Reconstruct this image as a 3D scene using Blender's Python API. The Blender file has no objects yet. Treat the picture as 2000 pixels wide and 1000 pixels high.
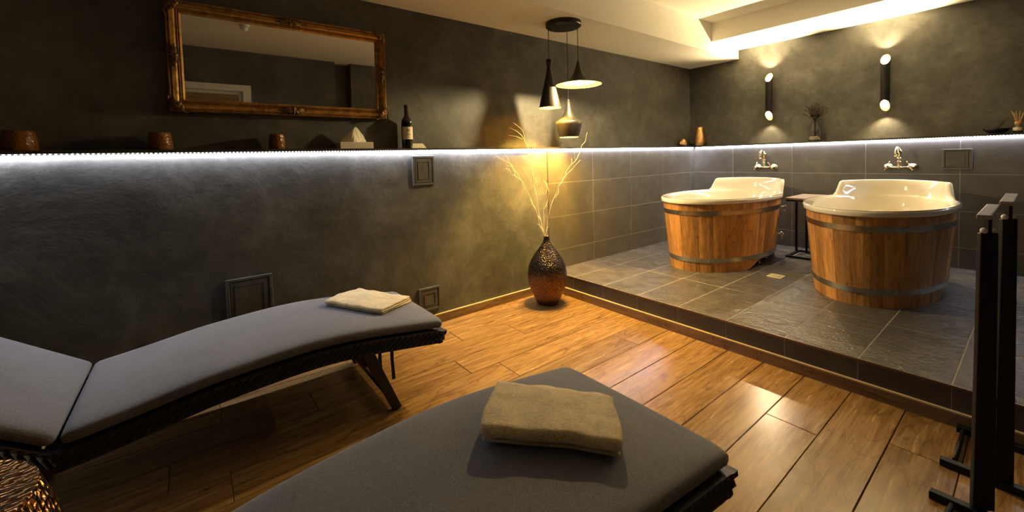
import bpy, math, random
from mathutils import Vector, Matrix
C = bpy.context.scene.collection
PI = math.pi
sin, cos = math.sin, math.cos

# ------------------------------------------------------------------ camera
F = 809.7; CYPX = 343.8
YAW, PITCH, ROLL = 0.9100, -0.0424, -0.0275
CAM = Vector((-4.9736, -2.6910, 1.1768))
def camera():
    fwd = Vector((cos(YAW)*cos(PITCH), sin(YAW)*cos(PITCH), sin(PITCH)))
    r = Vector((sin(YAW), -cos(YAW), 0)); u = r.cross(fwd)
    r2 = cos(ROLL)*r + sin(ROLL)*u; u2 = -sin(ROLL)*r + cos(ROLL)*u
    cd = bpy.data.cameras.new('camera'); co = bpy.data.objects.new('camera', cd); C.objects.link(co)
    M = Matrix((r2.to_tuple() + (CAM.x,), u2.to_tuple() + (CAM.y,), (-fwd).to_tuple() + (CAM.z,), (0, 0, 0, 1)))
    m3 = Matrix((r2, u2, -fwd)).transposed().to_4x4(); m3.translation = CAM
    co.matrix_world = m3
    cd.sensor_width = 36; cd.sensor_fit = 'HORIZONTAL'; cd.lens = F/2000*36
    cd.shift_y = -(500-CYPX)/2000
    cd.clip_start = 0.02
    bpy.context.scene.camera = co
camera()

# ------------------------------------------------------------------ world, exposure
sc = bpy.context.scene
w = bpy.data.worlds.new('world'); sc.world = w; w.use_nodes = True
w.node_tree.nodes['Background'].inputs[0].default_value = (0.02, 0.02, 0.025, 1)
w.node_tree.nodes['Background'].inputs[1].default_value = 0.2
sc.view_settings.view_transform = 'Standard'; sc.view_settings.look = 'None'
sc.view_settings.gamma = 1; sc.view_settings.use_curve_mapping = False
sc.view_settings.exposure = 0.45
# lamp powers and colours (every lamp of the room)
LED_COL = (0.83, 0.86, 1.0); LED_W = 3.5          # W per metre of strip
DISC_COL = (1.0, 0.77, 0.38); DISC_S = 2700
CONE_COL = (1.0, 0.60, 0.10); CONE_S = 7800
SCON_COL = (1.0, 0.78, 0.42); SCON_UP = 90; SCON_DOWN = 34

# LED strips under the ledges (real strips of light)
def area(name, loc, size_x, size_y, power, col, rot):
    ld = bpy.data.lights.new(name, 'AREA'); ld.shape = 'RECTANGLE'; ld.size = size_x; ld.size_y = size_y
    ld.energy = power; ld.color = col
    o = bpy.data.objects.new(name, ld); o.location = loc; o.rotation_euler = rot; C.objects.link(o); return o
area('led_light', (-3.79, -0.013, 1.2475), 7.5, 0.007, LED_W*7.5, LED_COL, (0, 0, 0))
area('led_light', (-0.013, -2.01, 1.2475), 0.007, 3.95, LED_W*3.95*1.15, LED_COL, (0, 0, 0))

# ------------------------------------------------------------------ mesh helpers
class MB:
    def __init__(s): s.v = []; s.f = []; s.sm = []
    def add(s, vs, fs, smooth=False):
        n = len(s.v); s.v += [tuple(v) for v in vs]; s.f += [[i+n for i in f] for f in fs]; s.sm += [smooth]*len(fs); return s
    def box(s, x0, y0, z0, x1, y1, z1, rot=None, org=None):
        vs = [(x, y, z) for z in (z0, z1) for y in (y0, y1) for x in (x0, x1)]
        if rot is not None: vs = [tuple(rot @ Vector(v) + (org or Vector((0,0,0)))) for v in vs]
        return s.add(vs, [[0,2,3,1],[4,5,7,6],[0,1,5,4],[2,6,7,3],[0,4,6,2],[1,3,7,5]])
    def lathe(s, prof, n=32, c=(0,0,0), sx=1, sy=1, axis='z', smooth=True, closed=False):
        vs = []
        for r, z in prof:
            for k in range(n):
                a = 2*PI*k/n; p = (r*cos(a)*sx, r*sin(a)*sy, z)
                if axis == 'x': p = (p[2], p[0], p[1])
                if axis == 'y': p = (p[0], p[2], p[1])
                vs.append((p[0]+c[0], p[1]+c[1], p[2]+c[2]))
        fs = []; m = len(prof)
        for j in range(m-1 if not closed else m):
            j2 = (j+1) % m
            for k in range(n):
                k2 = (k+1) % n; fs.append([j*n+k, j*n+k2, j2*n+k2, j2*n+k])
        s.add(vs, fs, smooth); b = len(s.v)-len(vs)
        if not closed:
            if prof[0][0] > 1e-4: s.f.append([b+k for k in range(n)][::-1]); s.sm.append(False)
            if prof[-1][0] > 1e-4: s.f.append([b+(m-1)*n+k for k in range(n)]); s.sm.append(False)
        return s
    def shell(s, prof, n=32, c=(0,0,0), axis='z'):   # open lathe (no caps)
        k = len(s.f); s.lathe(prof, n, c, axis=axis)
        # drop caps
        while len(s.f[-1]) == n and len(set(s.f[-1])) == n and n > 4: s.f.pop(); s.sm.pop()
        return s
    def tube(s, pts, r, n=8, smooth=True, cap=True):
        pts = [Vector(p) for p in pts]; rs = r if isinstance(r, (list, tuple)) else [r]*len(pts)
        vs = []; ref = None
        for i, p in enumerate(pts):
            t = (pts[min(i+1, len(pts)-1)] - pts[max(i-1, 0)]).normalized()
            if ref is None: ref = Vector((0,0,1)) if abs(t.z) < .9 else Vector((1,0,0))
            a = (ref - t*ref.dot(t)).normalized(); b = t.cross(a); ref = a
            for k in range(n):
                th = 2*PI*k/n; vs.append(p + (a*cos(th) + b*sin(th))*rs[i])
        fs = [[j*n+k, j*n+(k+1)%n, (j+1)*n+(k+1)%n, (j+1)*n+k] for j in range(len(pts)-1) for k in range(n)]
        s.add(vs, fs, smooth); b0 = len(s.v)-len(vs)
        if cap:
            s.f.append([b0+k for k in range(n)][::-1]); s.sm.append(False)
            s.f.append([b0+(len(pts)-1)*n+k for k in range(n)]); s.sm.append(False)
        return s
    def ball(s, c, r, n=10, m=7, sx=1, sy=1, sz=1):
        prof = [(r*sin(PI*j/m), -r*cos(PI*j/m)*sz) for j in range(m+1)]
        prof[0] = (1e-5, prof[0][1]); prof[-1] = (1e-5, prof[-1][1])
        return s.lathe(prof, n, c, sx, sy)
    def beam(s, a, b, wa, wb, side=Vector((0,1,0)), wa2=None, wb2=None):
        a, b = Vector(a), Vector(b); t = (b-a).normalized(); u = (side - t*side.dot(t)).normalized(); v = t.cross(u)
        wa2 = wa2 or wa; wb2 = wb2 or wb; vs = []
        for p, w1, w2 in ((a, wa, wa2), (b, wb, wb2)):
            for i, j in ((-1,-1),(1,-1),(1,1),(-1,1)): vs.append(p + u*w1/2*i + v*w2/2*j)
        return s.add(vs, [[0,1,2,3][::-1],[4,5,6,7],[0,1,5,4],[1,2,6,5],[2,3,7,6],[3,0,4,7]])
    def mesh(s, name, m):
        me = bpy.data.meshes.new(name); me.from_pydata(s.v, [], s.f); me.update()
        me.polygons.foreach_set('use_smooth', s.sm); me.materials.append(m)
        import bmesh
        bm = bmesh.new(); bm.from_mesh(me); bmesh.ops.recalc_face_normals(bm, faces=bm.faces); bm.to_mesh(me); bm.free()
        return me
    def build(s, name, m, parent=None, loc=(0,0,0), rot=(0,0,0), bevel=0, kind=None, label=None):
        o = bpy.data.objects.new(name, s.mesh(name, m)); C.objects.link(o); o.location = loc; o.rotation_euler = rot
        if parent: o.parent = parent
        if bevel:
            b = o.modifiers.new('bevel', 'BEVEL'); b.width = bevel; b.segments = 2; b.limit_method = 'ANGLE'; b.angle_limit = 0.6
        if kind: o['kind'] = kind
        if label: o['label'] = label
        return o
def tag(o, label, cat, group=None, kind=None):
    o['label'] = label; o['category'] = cat
    if group: o['group'] = group
    if kind: o['kind'] = kind
    return o
def thing(name, label, cat, loc=(0,0,0), rz=0, group=None):
    o = bpy.data.objects.new(name, None); C.objects.link(o); o.location = loc; o.rotation_euler = (0,0,rz); o.empty_display_size = .05
    return tag(o, label, cat, group)
def copy_tree(o, parent=None):
    c = o.copy(); C.objects.link(c)
    if parent: c.parent = parent
    for ch in list(KIDS(o)): copy_tree(ch, c)
    return c
def KIDS(o): return [x for x in C.objects if x.parent == o]

# ------------------------------------------------------------------ materials
def mat(name, col, rough=.5, metal=0, spec=.5, emit=None, es=0, trans=0, ior=1.45, sheen=0, coat=0):
    m = bpy.data.materials.new(name); m.use_nodes = True; b = m.node_tree.nodes['Principled BSDF']
    b.inputs['Base Color'].default_value = (*col, 1); b.inputs['Roughness'].default_value = rough; b.inputs['Metallic'].default_value = metal
    b.inputs['Specular IOR Level'].default_value = spec; b.inputs['Transmission Weight'].default_value = trans; b.inputs['IOR'].default_value = ior
    b.inputs['Sheen Weight'].default_value = sheen; b.inputs['Coat Weight'].default_value = coat
    if emit: b.inputs['Emission Color'].default_value = (*emit, 1); b.inputs['Emission Strength'].default_value = es
    return m
def N(m, t, **kw):
    n = m.node_tree.nodes.new(t)
    for k, v in kw.items():
        if k in n.inputs: n.inputs[k].default_value = v
        else: setattr(n, k, v)
    return n
def L(m, a, b): m.node_tree.links.new(a, b)
def bsdf(m): return m.node_tree.nodes['Principled BSDF']
def coords(m, scale=(1,1,1), rand=False, kind='Object'):
    tc = N(m, 'ShaderNodeTexCoord'); mp = N(m, 'ShaderNodeMapping'); mp.inputs['Scale'].default_value = scale
    L(m, tc.outputs[kind], mp.inputs['Vector'])
    if rand:
        oi = N(m, 'ShaderNodeObjectInfo'); mu = N(m, 'ShaderNodeMath', operation='MULTIPLY'); mu.inputs[1].default_value = 37.0
        L(m, oi.outputs['Random'], mu.inputs[0]); cb = N(m, 'ShaderNodeCombineXYZ')
        for i in range(3): L(m, mu.outputs[0], cb.inputs[i])
        L(m, cb.outputs[0], mp.inputs['Location'])
    return mp.outputs[0]
def noise(m, vec, scale, detail=6, rough=.6, dist=0):
    n = N(m, 'ShaderNodeTexNoise'); n.inputs['Scale'].default_value = scale; n.inputs['Detail'].default_value = detail
    n.inputs['Roughness'].default_value = rough; n.inputs['Distortion'].default_value = dist; L(m, vec, n.inputs['Vector']); return n.outputs['Fac']
def ramp(m, fac, stops):
    r = N(m, 'ShaderNodeValToRGB'); e = r.color_ramp.elements
    while len(e) < len(stops): e.new(.5)
    for i, (p, c) in enumerate(stops): e[i].position = p; e[i].color = (*c, 1) if len(c) == 3 else c
    L(m, fac, r.inputs[0]); return r.outputs[0]
def bump(m, h, strength=.3, dist=.01, prev=None):
    b = N(m, 'ShaderNodeBump'); b.inputs['Strength'].default_value = strength; b.inputs['Distance'].default_value = dist
    L(m, h, b.inputs['Height'])
    if prev: L(m, prev, b.inputs['Normal'])
    return b.outputs[0]
def mixc(m, fac, a, b, mode='MIX'):
    x = N(m, 'ShaderNodeMix', data_type='RGBA', blend_type=mode)
    if isinstance(fac, float): x.inputs[0].default_value = fac
    else: L(m, fac, x.inputs[0])
    for v, i in ((a, 6), (b, 7)):
        if isinstance(v, tuple): x.inputs[i].default_value = (*v, 1)
        else: L(m, v, x.inputs[i])
    return x.outputs[2]

# plaster
PL = mat('dark_plaster', (.07,.068,.062), .62, spec=.4)
v = coords(PL); n1 = noise(PL, v, 2.2, 9, .68, .4); n2 = noise(PL, v, 14, 6, .7)
c = ramp(PL, n1, [(.30, (.048,.047,.042)), (.5, (.080,.078,.070)), (.70, (.135,.131,.118))])
c2 = ramp(PL, n2, [(.3, (.72,.72,.72)), (.7, (1.2,1.2,1.2))]); L(PL, mixc(PL, .8, c, c2, 'MULTIPLY'), bsdf(PL).inputs['Base Color'])
L(PL, bump(PL, n2, .22, .006, bump(PL, n1, .25, .02)), bsdf(PL).inputs['Normal'])
L(PL, ramp(PL, n1, [(.3, (.5,)*3), (.7, (.72,)*3)]), bsdf(PL).inputs['Roughness'])
# wall tile
WT = mat('wall_tile', (.1,.09,.085), .45, spec=.45)
v = coords(WT, (1,1,5), True); n1 = noise(WT, v, 5, 7, .65, .5)
L(WT, ramp(WT, n1, [(.25, (.075,.068,.062)), (.55, (.105,.096,.088)), (.8, (.15,.138,.128))]), bsdf(WT).inputs['Base Color'])
L(WT, bump(WT, n1, .25, .004), bsdf(WT).inputs['Normal'])
GR = mat('grout', (.30,.28,.25), .8)
# platform slate tile
ST = mat('slate_tile', (.09,.08,.075), .33, spec=.5)
v = coords(ST, (1.3,1,1), True); n1 = noise(ST, v, 7, 4, .55, 1.2); n0 = noise(ST, v, 1.4, 3, .5); n3 = noise(ST, v, 46, 3, .55, .9)
L(ST, ramp(ST, n1, [(.3, (.062,.056,.052)), (.6, (.094,.085,.078)), (.85, (.135,.122,.112))]), bsdf(ST).inputs['Base Color'])
L(ST, bump(ST, n3, .75, .008, bump(ST, n1, .45, .02)), bsdf(ST).inputs['Normal'])
L(ST, ramp(ST, n0, [(.35, (.22,)*3), (.65, (.32,)*3)]), bsdf(ST).inputs['Roughness'])
# riser tile
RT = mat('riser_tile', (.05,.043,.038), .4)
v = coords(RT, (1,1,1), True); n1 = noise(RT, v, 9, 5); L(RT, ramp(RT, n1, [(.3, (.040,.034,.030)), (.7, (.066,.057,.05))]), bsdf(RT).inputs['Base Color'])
# oak
def oak(name, cols, rough=(.17,.29), ring=8, grain=(1.1,16,16), rand=True, axis='x', bstr=.12, spec=.5, vary=.18):
    m = mat(name, cols[1], .3, spec=spec)
    g = {'x': grain, 'z': (grain[1], grain[2], grain[0]), 'y': (grain[1], grain[0], grain[2])}[axis]
    v1 = coords(m, g, rand); a = noise(m, v1, 3.2, 8, .66, .6)
    g2 = {'x': (.9,5,5), 'z': (5,5,.9), 'y': (5,.9,5)}[axis]
    v2 = coords(m, g2, rand); b = noise(m, v2, 1.5, 4, .55, 1.6)
    wv = N(m, 'ShaderNodeMath', operation='MULTIPLY'); wv.inputs[1].default_value = ring; L(m, b, wv.inputs[0])
    fr = N(m, 'ShaderNodeMath', operation='PINGPONG'); fr.inputs[1].default_value = 1.0; L(m, wv.outputs[0], fr.inputs[0])
    rc = ramp(m, fr.outputs[0], [(0, (.62,.53,.44)), (.16, (.95,.93,.90)), (1, (1.08,1.06,1.02))])
    base = ramp(m, a, [(.25, cols[0]), (.5, cols[1]), (.78, cols[2])])
    c1 = mixc(m, .75, base, rc, 'MULTIPLY')
    kn = noise(m, coords(m, (2.0,6,6) if axis == 'x' else (6,6,2.0), rand), 1.5, 5, .6, 2.2)
    kc = ramp(m, kn, [(.27, (.40,.32,.26)), (.40, (1,1,1))])
    c2 = mixc(m, .85, c1, kc, 'MULTIPLY')
    oi = N(m, 'ShaderNodeObjectInfo'); vr = ramp(m, oi.outputs['Random'], [(0, (1-vary,)*3), (1, (1+vary*.7,)*3)])
    L(m, mixc(m, 1.0, c2, vr, 'MULTIPLY'), bsdf(m).inputs['Base Color'])
    L(m, ramp(m, a, [(.3, (rough[0],)*3), (.7, (rough[1],)*3)]), bsdf(m).inputs['Roughness'])
    L(m, bump(m, a, bstr, .003), bsdf(m).inputs['Normal'])
    return m
OAK = oak('oak_plank', [(.125,.062,.024), (.245,.142,.054), (.37,.232,.098)])
TRIMW = oak('wood_trim', [(.14,.085,.04), (.24,.15,.075), (.34,.22,.12)], ring=4)
TRIMY = oak('wood_trim_side', [(.11,.062,.028), (.19,.11,.05), (.27,.165,.085)], ring=3, axis='y')
TRIMTOP = mat('trim_edge', (.55,.42,.24), .35)
STAVE = oak('tub_stave', [(.28,.12,.035), (.50,.245,.075), (.68,.38,.13)], rough=(.34,.48), ring=8, grain=(1.0,14,14), axis='z', bstr=.08, vary=.5)
# ceiling
CE = mat('cream_ceiling', (.90,.865,.78), .8, spec=.2)
v = coords(CE); L(CE, bump(CE, noise(CE, v, 90, 3), .12, .002), bsdf(CE).inputs['Normal'])
WH = mat('white_paint', (.72,.70,.66), .5)
# fabrics
FAB = mat('charcoal_fabric', (.125,.125,.135), .95, spec=.15, sheen=.25)
v = coords(FAB, (1,1,1)); wa = noise(FAB, coords(FAB, (1,3,1)), 160, 3); wb = noise(FAB, coords(FAB, (3,1,1)), 160, 3); bl = noise(FAB, v, 5, 4)
wm = N(FAB, 'ShaderNodeMath', operation='ADD'); L(FAB, wa, wm.inputs[0]); L(FAB, wb, wm.inputs[1]); wh_ = N(FAB, 'ShaderNodeMath', operation='MULTIPLY'); wh_.inputs[1].default_value = .5; L(FAB, wm.outputs[0], wh_.inputs[0])
fc = ramp(FAB, wh_.outputs[0], [(.35, (.085,.085,.092)), (.65, (.17,.17,.182))])
L(FAB, mixc(FAB, 1.0, fc, ramp(FAB, bl, [(.3, (.9,)*3), (.7, (1.1,)*3)]), 'MULTIPLY'), bsdf(FAB).inputs['Base Color'])
L(FAB, bump(FAB, wh_.outputs[0], .35, .002), bsdf(FAB).inputs['Normal'])
TOW = mat('beige_towel', (.62,.5,.3), 1.0, spec=.1, sheen=.5)
v = coords(TOW, (1,2.2,1)); ta = noise(TOW, v, 130, 5, .7, .5); tb = noise(TOW, coords(TOW), 16, 4, .6, .6)
L(TOW, mixc(TOW, .8, ramp(TOW, ta, [(.3, (.58,.42,.19)), (.65, (.92,.75,.42))]), ramp(TOW, tb, [(.3, (.72,)*3), (.65, (1.1,)*3)]), 'MULTIPLY'), bsdf(TOW).inputs['Base Color'])
L(TOW, bump(TOW, ta, .8, .006, bump(TOW, tb, .5, .01)), bsdf(TOW).inputs['Normal'])
WIC = mat('black_wicker', (.018,.016,.018), .42)
v = coords(WIC); L(WIC, bump(WIC, noise(WIC, v, 120, 4), .5, .003), bsdf(WIC).inputs['Normal'])
STRAP = mat('black_strap', (.012,.012,.014), .8)
BLK = mat('black_metal', (.007,.007,.009), .45, metal=.0, spec=.35)
BLKM = mat('matt_black_lacquer', (.016,.014,.013), .33, spec=.5)
SCLIN = mat('sconce_lining', (.16,.07,.012), .5, metal=.2)
GOLDIN = mat('gold_lining', (.42,.26,.045), .5, metal=.2)
CHR = mat('chrome', (.75,.75,.76), .12, metal=1)
STEEL = mat('hoop_steel', (.50,.49,.46), .27, metal=1)
v = coords(STEEL, (3,3,40)); L(STEEL, bump(STEEL, noise(STEEL, v, 10, 3), .1, .002), bsdf(STEEL).inputs['Normal'])
BRASS = mat('antique_brass', (.62,.50,.27), .2, metal=1)
FRG = mat('antique_gilt', (.46,.26,.07), .38, metal=.75)
v = coords(FRG); fn = noise(FRG, v, 25, 7, .7, .5)
L(FRG, ramp(FRG, fn, [(.3, (.13,.062,.018)), (.5, (.42,.23,.06)), (.75, (.62,.38,.12))]), bsdf(FRG).inputs['Base Color']); L(FRG, bump(FRG, noise(FRG, v, 90, 5), .3, .003), bsdf(FRG).inputs['Normal'])
FRD = mat('dark_gilt', (.22,.12,.04), .42, metal=.7)
v = coords(FRD); L(FRD, ramp(FRD, noise(FRD, v, 40, 6), [(.35, (.06,.03,.012)), (.65, (.34,.20,.065))]), bsdf(FRD).inputs['Base Color'])
MIR = mat('mirror_glass', (.90,.90,.88), .015, metal=1)
PANELM = PL
CREAM = mat('cream_acrylic', (.80,.74,.60), .09, spec=.6, coat=.5)
BRZ = mat('hammered_bronze', (.20,.10,.05), .2, metal=.85)
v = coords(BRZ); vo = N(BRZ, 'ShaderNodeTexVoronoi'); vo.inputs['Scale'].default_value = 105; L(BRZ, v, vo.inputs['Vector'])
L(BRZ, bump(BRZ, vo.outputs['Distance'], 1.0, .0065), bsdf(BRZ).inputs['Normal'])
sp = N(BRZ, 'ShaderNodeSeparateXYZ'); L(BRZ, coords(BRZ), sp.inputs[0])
zz = ramp(BRZ, sp.outputs[2], [(.03, (.10,.045,.02)), (.07, (.30,.15,.07)), (.20, (.24,.115,.052)), (.29, (.028,.020,.016))])  # copper lower half is the wooden floor's reflection painted into the bronze
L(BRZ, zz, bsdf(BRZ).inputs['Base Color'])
TWIG = mat('pale_twig', (.92,.82,.55), .6)
BULB = mat('bulb_glow', (1,1,1), .5, emit=DISC_COL, es=DISC_S)
BULB2 = mat('amber_bulb_glow', (1,1,1), .5, emit=CONE_COL, es=CONE_S)
BULB3 = mat('pot_bulb_glow', (1,1,1), .5, emit=CONE_COL, es=CONE_S*.42)
SGLOW = mat('spot_lens_glow', (1,1,1), .5, emit=(1.0,.84,.58), es=9)
LEDM = mat('led_bead', (1,1,1), .5, emit=(.86,.92,1.0), es=22)
LEDGE = mat('dark_ledge', (.05,.045,.04), .35)
GLASS = mat('clear_glass', (1,1,1), .02, trans=1, ior=1.45)
AMB = mat('amber_glass', (.30,.12,.02), .22, trans=.5, ior=1.4)
v = coords(AMB); va = N(AMB, 'ShaderNodeTexVoronoi'); va.inputs['Scale'].default_value = 90; L(AMB, v, va.inputs['Vector']); L(AMB, bump(AMB, va.outputs['Distance'], .6, .003), bsdf(AMB).inputs['Normal'])
WAX = mat('candle_wax', (.8,.65,.35), .5)
COP = mat('hammered_copper', (.72,.42,.20), .28, metal=1)
v = coords(COP); vc = N(COP, 'ShaderNodeTexVoronoi'); vc.inputs['Scale'].default_value = 110; L(COP, v, vc.inputs['Vector']); L(COP, bump(COP, vc.outputs['Distance'], .9, .004), bsdf(COP).inputs['Normal'])
BOT = mat('dark_bottle_glass', (.012,.012,.008), .06, spec=.7, coat=.4)
FOIL = mat('bottle_foil', (.025,.018,.02), .3)
PAPER = mat('cream_paper', (.66,.60,.44), .7)
INK = mat('dark_ink', (.05,.04,.035), .7)
TISS = mat('tissue_paper', (.78,.72,.58), .85)
TBOX = mat('tissue_box_white', (.62,.57,.46), .5)
DRY = mat('dried_flower', (.05,.03,.024), .9)
PEB = mat('ivory_pebbles', (.75,.66,.42), .6)
REED = mat('reed_wood', (.55,.33,.15), .7)
TAN = mat('reed_label', (.55,.42,.28), .7)
STOOLM = mat('hammered_gold', (.32,.14,.03), .2, metal=1)
v = coords(STOOLM); vs_ = N(STOOLM, 'ShaderNodeTexVoronoi'); vs_.inputs['Scale'].default_value = 52; L(STOOLM, v, vs_.inputs['Vector'])
L(STOOLM, bump(STOOLM, vs_.outputs['Distance'], 1.0, .012), bsdf(STOOLM).inputs['Normal'])
TTOP = mat('table_top', (.20,.15,.115), .4)
v = coords(TTOP, (1,6,1)); L(TTOP, ramp(TTOP, noise(TTOP, v, 9, 5), [(.3, (.14,.10,.075)), (.7, (.27,.20,.15))]), bsdf(TTOP).inputs['Base Color'])
BRASSD = mat('drain_brass', (.80,.72,.48), .5, metal=.3)
BLACKBOWL = mat('black_ceramic', (.008,.008,.009), .18)
DWOOD = oak('door_wood', [(.20,.13,.07), (.30,.20,.11), (.40,.28,.16)], axis='x', rand=False)

# ------------------------------------------------------------------ the setting
HP, HL, HC, HB, HH = .170, 1.252, 2.247, 2.353, 2.546      # platform, ledge, soffit, beam, high ceiling
XL, YB, UW = -7.6, -4.0, .10
XPL = -2.482
def struct(name, mb, m, label=None, parent=None, bevel=0):
    o = mb.build(name, m, parent, bevel=bevel); o['kind'] = 'structure'
    if label: o['label'] = label
    return o
def prism_x(mb, prof, x0, x1):      # prof (y,z) polygon
    n = len(prof); vs = [(x0, y, z) for y, z in prof] + [(x1, y, z) for y, z in prof]
    mb.add(vs, [list(range(n))[::-1], list(range(n, 2*n))] + [[i, (i+1)%n, n+(i+1)%n, n+i] for i in range(n)]); return mb
wl = struct('wall_left', prism_x(MB(), [(0,0),(0,HL),(UW,HL),(UW,2.7),(.25,2.7),(.25,0)], XL, .25), PL, 'long dark grey plaster wall with ledge, mirror and light strip')
wrm = MB()
prof = [(0,0),(0,HL),(UW,HL),(UW,2.7),(.25,2.7),(.25,0)]; n = 6
vs = [(x, YB-.1, z) for x, z in prof] + [(x, 0, z) for x, z in prof]
wrm.add(vs, [list(range(n)), list(range(n, 2*n))[::-1]] + [[i, (i+1)%n, n+(i+1)%n, n+i] for i in range(n)])
wrm.box(UW, 0, HL, .25, UW, 2.7)
wr = struct('wall_right', wrm, PL, 'dark grey wall with two tube lamps behind the tubs')
struct('wall_rear', MB().box(XL-.12, YB-.1, 0, XL, UW, 2.7), PL, 'plain dark plaster wall at the dark end of the room')
# opposite wall: door opening, niche added to give a shadow strip in the mirror
DX0, DX1, DZ = -5.22, -4.33, 2.00
wb = MB()
wb.box(XL, YB-.12, 0, DX0, YB, 2.7).box(DX0, YB-.12, DZ, DX1, YB, 2.7).box(DX1, YB-.12, 0, -3.12, YB, 2.7)
wb.box(-3.12, YB-.34, 0, -2.88, YB-.22, 2.7).box(-2.88, YB-.12, 0, .25, YB, 2.7)
wb.box(-3.20, YB-.34, 0, -3.12, YB-.12, 2.7).box(-2.88, YB-.34, 0, -2.80, YB-.12, 2.7)
struct('wall_back', wb, PL, 'dark plaster wall opposite, seen in the mirror')
# floor slab + planks
fl = struct('floor', MB().box(XL, YB-.3, -.12, XPL, .0, -.012), mat('subfloor', (.14,.09,.05), .8), 'warm oak plank floor')
rnd = random.Random(4)
def chamfer_box(x, y, z, c):     # box 0..x,0..y,0..z with chamfered top edges
    m = MB(); vs = [(0,0,0),(x,0,0),(x,y,0),(0,y,0),(0,0,z-c),(x,0,z-c),(x,y,z-c),(0,y,z-c),(c,c,z),(x-c,c,z),(x-c,y-c,z),(c,y-c,z)]
    m.add(vs, [[0,3,2,1],[0,1,5,4],[1,2,6,5],[2,3,7,6],[3,0,4,7],[4,5,9,8],[5,6,10,9],[6,7,11,10],[7,4,8,11],[8,9,10,11]]); return m
cache = {}
def piece(name, x, y, z, c, m, parent, M4, label=None):
    k = (name, round(x,3), round(y,3), round(z,4), m.name)
    if k not in cache: cache[k] = chamfer_box(x, y, z, c).mesh(name, m)
    o = bpy.data.objects.new(name, cache[k]); C.objects.link(o); o.parent = parent; o.matrix_local = M4
    if label: o['label'] = label
    return o
rows = [0, -.19, -.384, -.578, -.772, -.966, -1.160, -1.354, -1.548, -1.743, -1.938, -2.133, -2.327]
while rows[-1] > YB: rows.append(rows[-1]-.194)
PLEN = 1.29
firstx = {0: -3.0, 1: -3.62, 2: -3.25, 3: -3.80, 4: -3.615, 5: -2.826, 6: -3.45, 7: -3.72, 8: -3.60, 9: -3.75, 10: -2.98, 11: -3.70, 12: -2.823}
for i in range(len(rows)-1):
    y1, y0 = rows[i], max(rows[i+1], YB)
    xs = [XPL]; x = firstx.get(i, XPL - rnd.uniform(.15, 1.2)); 
    while x > XL: xs.append(x); x -= PLEN
    xs.append(XL)
    for a, b in zip(xs, xs[1:]):
        if a-b < .02: continue
        M = Matrix.Translation((b+.001, y0+.001, -.012 + rnd.uniform(-.0006,.0006))) @ Matrix.Rotation(rnd.uniform(-.0012,.0012), 4, 'X') @ Matrix.Rotation(rnd.uniform(-.0005,.0005), 4, 'Y')
        piece('plank', a-b-.002, y1-y0-.0022, .012, .0018, OAK, fl, M)
# platform
pf = struct('platform', MB().box(XPL+.0015, YB-.3, 0, 0, 0, HP-.0012), GR, 'raised platform clad in dark slate-look tiles under the wooden tubs')
ys = [0, -.285] + [-.285-.3115*k for k in range(1, 14)]; ys = [y for y in ys if y > YB] + [YB]
xs_ = [XPL+.008, -1.870, -1.245, -.622, 0]
for i in range(4):
    for j in range(len(ys)-1):
        x0, x1, y1, y0 = xs_[i], xs_[i+1], ys[j], ys[j+1]
        piece('tile', x1-x0-.005, y1-y0-.005, .008, .001, ST, pf, Matrix.Translation((x0+.0025, y0+.0025, HP-.008+rnd.uniform(-.0003,.0003))) )
for j in range(len(ys)-1):
    y1, y0 = ys[j], ys[j+1]
    Mx = Matrix.Translation((XPL+.007, y1-.0015, .066)) @ Matrix(((0,0,-1,0),(-1,0,0,0),(0,1,0,0),(0,0,0,1)))
    piece('riser_tile', y1-y0-.003, .093, .007, .001, RT, pf, Mx)
MB().box(XPL-.001, YB, HP-.011, XPL+.0045, 0, HP+.0003).build('edge_profile', mat('bronze_profile', (.16,.11,.07), .35, metal=.8), pf)
# skirting
def skirt(name, x0, y0, x1, y1, label):
    m = MB().box(x0, y0, 0, x1, y1, .060); o = struct(name, m, TRIMY if x1-x0 < .1 else TRIMW, label)
    t = MB(); t.box(x0, y0, .060, x1, y1, .066); t.build('top_edge', TRIMTOP, o, label='pale top edge'); return o
skirt('baseboard_left', XL, -.014, XPL-.014, 0, 'wooden skirting board along the long plaster wall')
skirt('baseboard_right', XPL-.014, YB, XPL, 0, 'wooden skirting board along the foot of the tiled platform')
skirt('baseboard_back', XL, YB, DX0-.09, YB+.014, 'wooden skirting board on the opposite wall')
# wall tiles
zr = [HP, .3415, .6435, .9465, HL-.004]
xl = [0, -.096, -.696, -1.296, -1.896, XPL]
gl = MB().box(XPL, -.0060, HP, 0, 0, HL-.003).build('grout_bed', GR, wl)
for a, b in zip(xl, xl[1:]):
    for z0, z1 in zip(zr, zr[1:]):
        M = Matrix.Translation((b+.0022, -.002, z0+.0022)) @ Matrix(((1,0,0,0),(0,0,-1,0),(0,1,0,0),(0,0,0,1)))
        piece('tile', a-b-.0044, z1-z0-.0044, .005, .0008, WT, wl, M)
yr = [0, -.473, -1.070, -1.667, -2.268, -2.87, -3.47, YB]
gr_ = MB().box(-.0060, YB, HP, 0, 0, HL-.003).build('grout_bed', GR, wr)
for a, b in zip(yr, yr[1:]):
    for z0, z1 in zip(zr, zr[1:]):
        M = Matrix.Translation((-.002, a-.0022, z0+.0022)) @ Matrix(((0,0,-1,0),(-1,0,0,0),(0,1,0,0),(0,0,0,1)))
        piece('tile', a-b-.0044, z1-z0-.0044, .005, .0008, WT, wr, M)
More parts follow.
